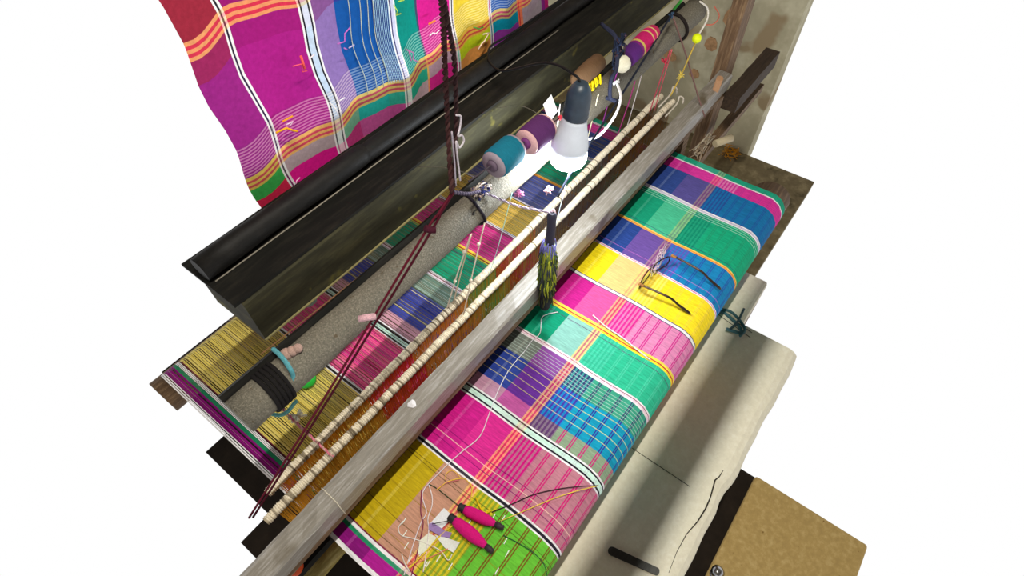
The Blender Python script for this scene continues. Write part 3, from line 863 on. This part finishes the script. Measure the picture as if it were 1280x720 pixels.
# strings at the right: from the beam edge down to the heald bars and the warp
def two(u0, v0, z0, u1, v1, z1, r, c, name, lab, sag=0.0, cat='string', mid=None):
    a = at(u0, v0, z0); b = at(u1, v1, z1)
    pts = [a, (a + b) / 2 + Vector((0, 0, -sag)), b]
    if mid: pts = [a] + [at(*q) for q in mid] + [b]
    return cord(name, pts, r, c, lab, cat)
two(842, 14, -.60, 697, 246, -.66, .0022, (36, 40, 52), 'black_string', 'long black cord slanting from the beam end down to the pull handle', cat='cord', mid=((800, 82, -.60), (745, 168, -.62), (720, 205, -.64)))
two(841, 20, -.60, 881, 146, -.90, .0020, (128, 96, 90), 'brown_string', 'brown cord slanting down from the beam end to the batten end', cat='cord', mid=((858, 70, -.72), (872, 118, -.84)))
two(875, 2, -.60, 873, 44, -.66, .0022, (222, 216, 204), 'white_string', 'white cord curving from the pole end down to the yellow bead', cat='cord', mid=((884, 10, -.62), (884, 24, -.64)))
two(871, 50, -.665, 838, 120, -.84, .0018, (214, 180, 80), 'yellow_string', 'yellow cord from the yellow bead down to the heald bar ends', cat='cord', mid=((862, 70, -.71), (851, 95, -.78)))
m = MB(); m.ball(at(871, 48, -.662), .0105, 16, lin((226, 240, 10)))
tag(m.build('yellow_bead', M['paint']), 'bright yellow bead threaded on the cord at upper right', 'bead')
m = MB(); p = at(851, 93, -.775)
for k in range(20): m.tube([p, p + Vector((random.uniform(-.008, .008), random.uniform(-.008, .008), random.uniform(-.012, .006)))], .0011, 4, lin((230, 206, 96)))
tag(m.build('yellow_fluff', M['cord']), 'yellow tuft tied on the cord below the bead', 'fluff')
two(838, 62, -.66, 812, 140, -.86, .0014, (196, 70, 90), 'red_string', 'red string right of the magenta bobbin, left of two red strings')
two(840, 62, -.66, 818, 138, -.86, .0012, (206, 90, 100), 'red_string', 'red string right of the magenta bobbin, right of two red strings')
m = MB(); p = at(830, 77, -.70)
for k in range(18): m.tube([p, p + Vector((random.uniform(-.012, .012), random.uniform(-.008, .008), random.uniform(-.008, .010)))], .0013, 4, lin((196, 60, 80)))
tag(m.build('red_bow', M['cord']), 'small red bow knotted on the red strings', 'bow')
two(813, 52, -.61, 771, 172, -.90, .0013, (196, 60, 140), 'magenta_string', 'magenta string hanging from the wound bobbin to the rear heald bar', mid=((800, 80, -.70), (788, 122, -.80)))
two(812, 54, -.61, 781, 168, -.90, .0012, (226, 214, 210), 'white_string', 'white string looping down from the wound bobbin', mid=((801, 76, -.68), (803, 88, -.71), (792, 130, -.81)))
two(772, 88, -.62, 752, 158, -.80, .0012, (160, 60, 150), 'purple_string', 'purple string under the white end ball of the bobbin')
two(748, 118, -.62, 735, 172, -.78, .0012, (236, 226, 190), 'cream_string', 'cream string hanging in front of the pole right of the bulb')
two(771, 104, -.60, 728, 175, -.70, .0026, (232, 230, 232), 'white_lace', 'thick white cord curving down right of the bulb to the black cord', cat='cord', mid=((776, 122, -.60), (768, 146, -.62), (748, 170, -.66)))
m = MB(); p = at(771, 103, -.60)
for k in range(14): m.tube([p, p + Vector((random.uniform(-.008, .010), random.uniform(-.006, .006), random.uniform(-.005, .006)))], .0018, 4, lin((232, 230, 232)))
tag(m.build('white_knot', M['cord']), 'white knot on top of the thick white cord', 'knot')
two(752, 30, -.585, 758, 122, -.64, .0042, (50, 54, 74), 'dark_strap', 'dark rope strap hung over the beam edge right of the bulb', cat='rope', mid=((770, 48, -.572), (771, 84, -.59), (764, 100, -.60), (763, 122, -.63), (770, 126, -.635)))
m = MB(); p = at(773, 62, -.575)
for k in range(46): m.tube([p + Vector((random.uniform(-.02, .02), random.uniform(-.008, .006), random.uniform(-.03, .03))), p + Vector((random.uniform(-.02, .02), random.uniform(-.010, .004), random.uniform(-.035, .03)))], .0022, 4, lin(random.choice([(40, 48, 70), (66, 50, 60), (30, 36, 52)])))
tag(m.build('dark_tangle', M['cord']), 'dark tangle of rope fibres bunched on the beam edge', 'rope tangle')
two(700, 130, -.60, 692, 200, -.72, .0008, (236, 226, 220), 'fine_thread', 'fine white thread crossing in front of the bulb housing')
two(715, 200, -.66, 690, 300, -.86, .0008, (220, 230, 240), 'fine_thread', 'fine white thread falling from the bulb to the heald bars')
for k, (u, v, z, lab) in enumerate(((846, 130, -.87, 'lower white cord end loop at the right tip of the heald bars'), (838, 118, -.86, 'upper white cord end loop at the right tip of the heald bars'))):
    p = at(u, v, z)
    cord('string_loop', [p + Vector((-.06, 0, -.004)), p, p + Vector((.018, .004, .010)), p + Vector((.026, -.004, .004)), p + Vector((.022, -.008, -.008))], .0022, (206, 196, 180), lab)
# green cord at the top
two(842, 12, -.595, 852, 0, -.57, .003, (60, 150, 60), 'green_string', 'short green cord at the top edge above the black cord', cat='cord')
m = MB(); p = at(839, 20, -.60)
for k in range(16): m.tube([p, p + Vector((random.uniform(-.008, .006), random.uniform(-.006, .006), random.uniform(-.014, .008)))], .0018, 4, lin((60, 84, 110)))
tag(m.build('blue_tuft', M['cord']), 'dusty blue tuft where the black and brown cords meet', 'fluff')
# dark ring and red wire round the pole end
loop(1.235, (40, 34, 32), .004, 'dark cord ring round the far right end of the pole')
cord('red_wire', [at(893, 8, -.66), at(899, 20, -.68), at(892, 30, -.70), at(880, 31, -.70)], .0016, (196, 110, 90), 'thin red wire curl at the right end of the pole', 'wire')
# left end of the pole: dark binding, teal cords, knob, pink cord
t = thing('pole_binding', V(.13, PY, PZ - .03), 'black binding round the left end of the grey pole', 'binding')
for k in range(5):
    m = MB(); xx = .072 + .006 * k; pts = []
    for q in range(17):
        a = 2 * math.pi * q / 16; pts.append(V(xx + .003 * math.sin(a), PY + (PR + .002) * math.cos(a), PZ + (PR + .002) * math.sin(a)))
    m.tube(pts, .0032, 6, lin((30, 28, 28))); m.build('winding', M['cord'], t)
m = MB(); p = at(361, 440, PZ + .03)
for k in range(3): m.ball(p + Vector((.007 * k - .004, -.004 * k, .002 * k)), .0085 - .001 * k, 10, lin((170, 140, 128)))
tag(m.build('cloth_wad', M['cord']), 'pale brown wad of cloth on the black binding of the pole', 'knot')
cord('teal_string', [at(341, 436, -.636), at(352, 446, -.634), at(362, 460, -.640), at(366, 470, -.655), at(364, 484, -.67)], .0032, (86, 150, 158), 'teal cord curling over the left end of the pole')
cord('teal_string', [at(336, 517, -.86), at(350, 519, -.86), at(360, 514, -.86), at(368, 504, -.86), at(372, 501, -.86)], .0034, (110, 178, 176), 'teal cord end lying above the yellow warp at far left')
m = MB(); p = at(371, 521, -.90)
for k in range(16): m.tube([p, p + Vector((random.uniform(-.014, .014), random.uniform(-.010, .010), random.uniform(-.004, .004)))], .003, 4, lin((226, 220, 196)))
tag(m.build('white_fluff', M['cord']), 'white fluff beside the teal cord over the yellow warp', 'fluff')
m = rope([at(336, 494, -.86), at(365, 523, -.865), at(390, 547, -.865), at(416, 571, -.868)], .0022, (196, 150, 140), (206, 110, 130))
tag(m.build('pink_string', M['cord']), 'pink and white cord crossing the heald bars at lower left', 'cord')
# bits lying on the warp
m = MB(); m.ball(at(383, 474, -.985), .019, 18, lin((40, 190, 66)), .8)
tag(m.build('green_ball', M['paint']), 'shiny green ball half hidden under the grey pole', 'ball')
m = MB(); p = at(388, 377, -.988)
n = 10; m.v.append(p + Vector((0, 0, .006)))
for k in range(n):
    a = 2 * math.pi * k / n; m.v.append(p + Vector((.022 * math.cos(a) * (1 + .3 * math.sin(a * 3)), .012 * math.sin(a), 0)))
for k in range(n): m.face((0, 1 + k, 1 + (k + 1) % n), lin((150, 168, 156)))
tag(m.build('rag_scrap', M['cloth']), 'grey green rag scrap on the pink warp under the dark beam', 'rag')

# ------------------------------------------------------------------ eyeglasses lying on the cloth
gl = thing('eyeglasses', V(.82, .17, -.999), 'dark brown framed eyeglasses lying open on the blue and yellow stripes', 'glasses')
H0 = Vector((.760, .2445)); H1 = Vector((.873, .2265)); u2 = (H1 - H0).normalized(); n2 = Vector((-u2.y, u2.x))
ZB, ZT = -.9955, -.962
def gp(s, h, bow=0.0):
    p = H0 + u2 * s + n2 * (.010 * math.sin(math.pi * min(max(s / (H1 - H0).length, 0), 1)) + bow)
    return V(p.x, p.y, h)
W = (H1 - H0).length
for (a, b) in ((.004, W * .46), (W * .54, W - .004)):
    pts = []
    for k in range(25):
        t = 2 * math.pi * k / 24; cx_ = (a + b) / 2; rx = (b - a) / 2; cz = (ZB + ZT) / 2; rz = (ZT - ZB) / 2
        ex = math.copysign(abs(math.cos(t)) ** .6, math.cos(t)); ez = math.copysign(abs(math.sin(t)) ** .6, math.sin(t))
        pts.append(gp(cx_ + rx * ex, cz + rz * ez))
    m = MB(); m.tube(pts, .0016, 6); m.build('rim', M['frame'], gl)
    m = MB(); n = len(m.v)
    for p in pts[:-1]: m.v.append(p)
    m.face(tuple(range(24)))
    o = m.build('lens', M['lens'], gl)
    so = o.modifiers.new('thick', 'SOLIDIFY'); so.thickness = .0012
m = MB(); m.tube(spline([gp(W * .45, -.968), gp(W * .5, -.965, .003), gp(W * .55, -.968)]), .0013, 6); m.build('bridge', M['frame'], gl)
for k, s in enumerate((W * .455, W * .545)):
    m = MB(); m.tube([gp(s, -.975), gp(s, -.979, -.005), gp(s + (.003 if k else -.003), -.985, -.007)], .0018, 6, lin((200, 190, 170))); m.build('nose_pad', M['paint'], gl)
tips = (V(.776, .125, -.9965), V(.8765, .1015, -.9965))
for k, (hs, tp) in enumerate(zip((-.001, W + .001), tips)):
    h = gp(hs, -.967)
    m = MB(); m.tube(spline([h, h + Vector((0, -.010, .001)), h.lerp(tp, .55) + Vector((0, 0, .012)), h.lerp(tp, .75) + Vector((0, 0, .006)), tp]), [.0026] + [.0024] * 12 + [.0026] * 12 + [.003] * 7 + [.0015], 6)
    m.build('temple', M['frame'], gl)
    m = MB(); m.tube([h + Vector((0, .002, 0)), h + Vector((0, -.010, .0005))], .0034, 8, lin((176, 120, 60))); o = m.build('hinge', M['paint'], gl); o['label'] = 'amber coloured hinge block'
# thread wisp caught on the bridge
m = MB(); p = at(833, 305, -.995); q = at(817, 338, -.972)
for k in range(22):
    t0 = random.random(); a = p.lerp(q, t0); b = p.lerp(q, min(1, t0 + .3))
    r_ = lambda s: Vector((random.uniform(-s, s), random.uniform(-s, s), random.uniform(0, s * .6)))
    m.tube(spline([a + r_(.008), (a + b) / 2 + r_(.009), b + r_(.008)], 3), .0007, 4, lin(random.choice([(240, 220, 226), (226, 190, 200), (206, 200, 206)])))
tag(m.build('thread_wisp', M['cord']), 'tangled wisp of pinkish white thread caught on the eyeglasses', 'thread')

# ------------------------------------------------------------------ pirns
def pirn(pa, pb, label, r=.0125):
    a = at(*pa, -.9875); b = at(*pb, -.9875); ax = (b - a); L = ax.length
    t = thing('pirn', (a + b) / 2 + Vector((0, 0, -.0118)), label, 'pirn', 'pirns on the green stripe')
    m = MB(); m.lathe(a, ax, [(.004, .006), (.010, .0085)] + [(.012 + (L - .024) * k / 12, (.0088 + (r - .0088) * min(1, k / 4) ** .7) * (1 - max(0, (k - 6) / 6) ** 1.7 * .55)) for k in range(13)] + [(L - .010, .0045)], 22, lin((206, 14, 116)))
    m.build('yarn', M['yarn'], t)
    m = MB(); m.lathe(a, ax, [(-.006, .003), (-.006, .0062), (-.003, .0078), (.000, .0062), (.003, .0078), (.006, .0066), (.012, .0066)], 16, lin((38, 34, 36))); m.build('head', M['paint'], t)
    m = MB(); m.lathe(b, ax, [(-.014, .0045), (-.004, .0056), (.000, .0042), (.003, .0048), (.004, .0025)], 16, lin((52, 40, 44))); m.build('tip', M['paint'], t)
    return t
pirn((565, 648), (614, 688), 'magenta pirn with dark ends, the nearer one, lower left of its twin', .0108)
pirn((577, 635), (627, 659), 'magenta pirn with a long dark tip, the farther one, touching the paper scrap side', .0100)
# paper scraps
def scrap(pts, z, c, label, name='paper_scrap'):
    m = MB(); P = [at(u, v, z + random.uniform(0, .001)) for (u, v) in pts]; n = len(P)
    for p in P: m.v.append(p)
    for p in P: m.v.append(p + Vector((0, 0, .0007)))
    m.face(tuple(range(n - 1, -1, -1)), lin(c)); m.face(tuple(range(n, 2 * n)), lin(c))
    for k in range(n): m.face((k, (k + 1) % n, n + (k + 1) % n, n + k), lin(c))
    return tag(m.build(name, M['paint']), label, 'paper')
scrap([(555, 635), (567, 646), (551, 662), (538, 654)], -.9975, (226, 226, 228), 'white paper scrap lying behind the heads of the pirns')
scrap([(536, 655), (541, 653), (557, 664), (565, 666), (562, 672), (552, 671), (536, 662)], -.9965, (150, 120, 176), 'purple edged paper strip across the white scraps')
scrap([(544, 669), (554, 671), (575, 678), (567, 691), (556, 685)], -.9975, (224, 226, 220), 'white paper scrap lying below the nearer pirn')
scrap([(524, 676), (536, 666), (546, 672), (532, 690), (522, 694)], -.9978, (226, 226, 206), 'torn pale paper bit at the left of the scraps')
# ------------------------------------------------------------------ loose threads on the cloth
def loose(px, c, label, r=.0009, z=-.9970, z2=None):
    return cord('loose_thread', [at(u, v, z + (.0 if (k % 2) else .0006)) for k, (u, v) in enumerate(px)], r, c, label, 'thread')
loose([(612, 516), (600, 545), (578, 564), (560, 580), (548, 592), (540, 600), (530, 612), (528, 622), (533, 640), (527, 652), (520, 670), (513, 692), (505, 719)], (232, 220, 226), 'long white thread from the magenta stripe down to the bottom edge')
loose([(697, 390), (684, 393), (677, 398), (675, 416), (664, 427), (655, 440), (646, 450), (634, 466), (622, 490), (612, 516)], (232, 232, 236), 'white thread winding across the green and purple stripes')
loose([(741, 394), (757, 408), (779, 423), (800, 440), (813, 450)], (240, 238, 236), 'straight white thread end lying across the yellow line', .0015)
loose([(527, 612), (526, 640), (529, 655), (524, 680), (518, 705), (514, 720)], (128, 30, 80), 'dark red thread beside the long white thread')
loose([(536, 606), (540, 620), (540, 632), (535, 648), (536, 662), (533, 690), (529, 715)], (236, 226, 226), 'white thread between the brown and green bands')
loose([(546, 612), (560, 602), (578, 598), (585, 602), (590, 610), (588, 628)], (240, 200, 70), 'yellow thread curling above the pirns')
loose([(557, 600), (558, 592), (565, 588), (571, 592), (576, 598)], (236, 190, 90), 'small yellow thread loop at the top of the brown band')
loose([(546, 611), (557, 604), (574, 600)], (206, 120, 120), 'reddish thread under the small yellow loop')
loose([(536, 605), (548, 612), (573, 632)], (60, 76, 50), 'dark green thread running from the brown band to the pirns')
loose([(629, 669), (650, 680), (668, 692), (680, 706), (684, 720)], (44, 90, 56), 'dark green thread running from the pirn tip over the green band', .0008)
loose([(504, 651), (498, 660), (502, 669), (516, 673), (530, 678), (550, 688), (560, 700), (565, 693)], (232, 226, 216), 'white thread loop lying left of the paper scraps')
loose([(502, 692), (506, 704), (512, 714)], (226, 220, 210), 'short white thread at the bottom of the brown band')
loose([(512, 710), (530, 692), (552, 668), (570, 654)], (236, 206, 60), 'yellow thread slanting through the paper scraps', .0014)
loose([(508, 706), (530, 700), (560, 686)], (226, 140, 110), 'orange thread low among the paper scraps')
loose([(595, 622), (600, 634), (607, 641), (614, 638)], (226, 190, 30), 'thick yellow thread curl above the pirn', .0016)
loose([(615, 640), (640, 630), (668, 618), (700, 611), (728, 608), (748, 607)], (60, 40, 46), 'dark thread pulled from the pirns to the cloth edge', .0010, -.9962)
loose([(626, 651), (650, 641), (690, 624), (720, 614), (748, 607)], (232, 200, 80), 'yellow thread pulled from the pirns to the cloth edge', .0009, -.9964)
two(540, 655, -.985, 566, 650, -.985, .0008, (50, 46, 40), 'thread_end', 'dark thread end joining the purple strip and the pirn head', cat='thread')

# ------------------------------------------------------------------ bench
BTZ = -1.20
bn = thing('bench', V(.4, 0, FL), 'long cream painted weaver bench with a cracked worn front edge', 'bench')
X0, X1 = -.55, .985
m = MB(); prof = [(.098, BTZ - .045), (.098, BTZ - .002), (.090, BTZ), (-.02, BTZ), (-.092, BTZ), (-.106, BTZ - .004), (-.116, BTZ - .014), (-.119, BTZ - .03), (-.114, BTZ - .045)]
n0 = len(m.v); N_ = 60; k_ = len(prof)
for i in range(N_ + 1):
    x = X0 + (X1 - X0) * i / N_
    e = .0015 * math.sin(x * 23) + .001 * math.sin(x * 61 + 1) - (.006 * math.exp(-((x - .56) / .03) ** 2))
    for j, (y, z) in enumerate(prof):
        m.v.append(V(x, y - (e if j >= 4 else 0) * (1 if j > 4 else .5), z))
for i in range(N_):
    for j in range(k_):
        a = n0 + i * k_ + j; b = n0 + i * k_ + (j + 1) % k_
        m.face((a, a + k_, b + k_, b), (1, 1, 1), False)
m.face(tuple(range(n0, n0 + k_))); m.face(tuple(n0 + N_ * k_ + j for j in range(k_ - 1, -1, -1)))
m.build('seat_board', M['bench'], bn)
for xx in (X0 + .08, X1 - .14):
    m = MB(); m.box(xx, xx + .05, -.08, .08, FL - .0, BTZ - .045); m.build('leg', M['brown'], bn)
m = MB(); m.tube([at(u, v, BTZ + .0002) for (u, v) in ((668, 545), (700, 562), (790, 559))][:0] + [at(790, 560, BTZ + .0002), at(820, 580, BTZ + .0002), at(862, 608, BTZ + .0002)], .0009, 4); 
o = m.build('joint_line', M['crack'], bn)
m = MB(); m.tube([at(u, v, BTZ + .0003) for (u, v) in ((904, 588), (899, 596), (894, 600), (888, 622), (882, 636), (872, 652), (858, 668), (846, 690), (836, 716))], [.0006, .0012, .0017, .0014, .0017, .0012, .0009, .0006, .0004], 5)
m.build('crack', M['crack'], bn)
for k, px in enumerate((((887, 377), (905, 391), (940, 416)), ((885, 383), (903, 397), (938, 422)))):
    m = MB(); m.tube([at(u, v, BTZ + .0002) for (u, v) in px], .0010, 4); m.build('end_seam', M['crack'], bn)
# flat tool on the bench
m = MB(); a = at(760, 687, BTZ + .0015); b = at(824, 716, BTZ + .0015); d = (b - a); L = d.length; d.normalize(); s = Vector((-d.y, d.x, 0))
pts = []
for k in range(9):
    t = math.pi / 2 + math.pi * k / 8; pts.append(a + d * (.0085 + .0085 * math.cos(t)) + s * .0085 * math.sin(t))
for k in range(7):
    t = -math.pi / 2 + math.pi * k / 6; pts.append(b - d * .005 + d * .005 * math.cos(t) + s * .0072 * math.sin(t))
for p in pts: m.v.append(p)
for p in pts: m.v.append(p + Vector((0, 0, .003)))
n = len(pts)
m.face(tuple(range(n - 1, -1, -1))); m.face(tuple(range(n, 2 * n)))
for k in range(n): m.face((k, (k + 1) % n, n + (k + 1) % n, n + k))
tag(m.build('flat_tool', M['tool'], bevel=.0006), 'dark flat steel strip with rounded ends lying across the bench', 'tool')
# steel knob on the floor strip
kb = thing('steel_knob', at(893, 716, FL + .02), 'shiny steel knob standing on the tan floor at the lower right', 'knob')
m = MB(); p = at(893, 718, FL + .02)
m.lathe(p, (0, 0, 1), [(0, .014), (.006, .014), (.008, .009), (.018, .010), (.026, .017), (.034, .018), (.042, .012), (.046, .004)], 20); m.build('cap', M['metal'], kb)
# pale block, teal cable and green bundle at the bench end
m = MB(); m.box(1.0, 1.17, .03, .14, -1.31, -1.215)
tag(m.build('pale_block', M['bench'], bevel=.008), 'pale grey block beyond the end of the bench', 'block')
m = MB(); m.box(1.02, 1.18, .03, .14, FL, -1.312); tag(m.build('block_stand', M['brown']), 'brown stand under the pale block', 'stand')
def cable(px, r, c, z=-1.20): return spline([at(u, v, z + .002 * k) for k, (u, v) in enumerate(px)], 8)
m = MB(); m.tube(cable(((893, 393), (903, 390), (914, 398), (924, 408), (926, 416), (917, 414), (908, 411)), 0, 0), .0042, 7, lin((62, 104, 112)))
m.tube(cable(((900, 386), (914, 390), (926, 402), (931, 412), (925, 420)), 0, 0, -1.195), .0038, 7, lin((50, 90, 96)))
m.tube(cable(((930, 386), (922, 402), (912, 412)), 0, 0, -1.19), .0032, 7, lin((40, 64, 70)))
tag(m.build('cable_coil', M['paint']), 'teal grey cable coil on the pale block at the bench end', 'cable')
m = MB(); p = at(916, 362, -1.35); m.ball(p, .05, 16, lin((60, 116, 46)), .7)
tag(m.build('green_bundle', M['paint']), 'green plastic bundle under the corner of the cloth', 'bundle')

# ------------------------------------------------------------------ frame timbers and bits at the upper right
m = MB(); m.box(1.475, 1.545, .398, .436, FL, .35)
tag(m.build('frame_post', M['brown'], bevel=.004), 'upright brown wooden loom post at the right end of the batten', 'post')
m = MB(); m.prism([(.352, -1.09), (.352, -1.062), (.378, -1.062), (.378, -1.09)], 1.31, 1.80, 10, .001)
tag(m.build('frame_rail', M['brownx']), 'low pale brown rail running right from the cloth corner', 'rail')
m = MB(); m.prism([(.332, -.965), (.332, -.915), (.374, -.915), (.374, -.965)], 1.45, 1.74, 8, .001)
tag(m.build('cross_rail', M['darkbrown']), 'dark cross rail fixed against the loom post', 'rail')
m = MB(); m.tube([V(1.40, .345, -1.045), V(1.455, .318, -1.045)], .011, 8, lin((196, 180, 146)))
tag(m.build('wooden_peg', M['paint']), 'pale wooden peg on the low rail', 'peg')
m = MB(); m.tube([at(877, 133, -.93), at(889, 128, -.92), at(900, 98, -.83)], .009, 8, lin((176, 132, 96)))
tag(m.build('wooden_wedge', M['paint']), 'small reddish wooden wedge at the foot of the post', 'wedge')
m = MB()
p = at(880, 180, -1.04)
for k in range(46): m.tube([p + Vector((random.uniform(-.05, .05), random.uniform(-.012, .012), random.uniform(-.01, .01))), p + Vector((random.uniform(-.06, .06), random.uniform(-.02, .02), random.uniform(-.03, .012)))], .0014, 4, lin(random.choice([(186, 166, 140), (150, 130, 110), (206, 196, 176)])))
tag(m.build('rope_fibres', M['cord']), 'frayed pale rope fibres on the low rail by the cloth corner', 'rope')
m = MB(); p = at(914, 191, -1.735)
for k in range(12): m.tube(spline([p + Vector((random.uniform(-.045, .045), random.uniform(-.045, .045), random.uniform(-.013, .02))) for _ in range(4)], 4), .0016, 4, lin((206, 140, 40)))
tag(m.build('orange_tangle', M['cord']), 'orange thread tangle over the floor right of the cloth', 'thread')
# lower left: red tipped peg below the batten end
t = thing('red_plug', at(366, 712, -1.0), 'orange red plug below the left end of the batten', 'plug')
m = MB(); p = at(364, 714, -1.0); m.lathe(p, (.5, -.3, .6), [(0, .012), (.012, .013), (.02, .011), (.024, .004)], 16, lin((224, 84, 34))); m.build('cap', M['paint'], t)
m = MB(); m.lathe(p, (-.5, .3, -.6), [(0, .010), (.03, .010)], 12, lin((50, 44, 90))); m.build('stem', M['paint'], t)
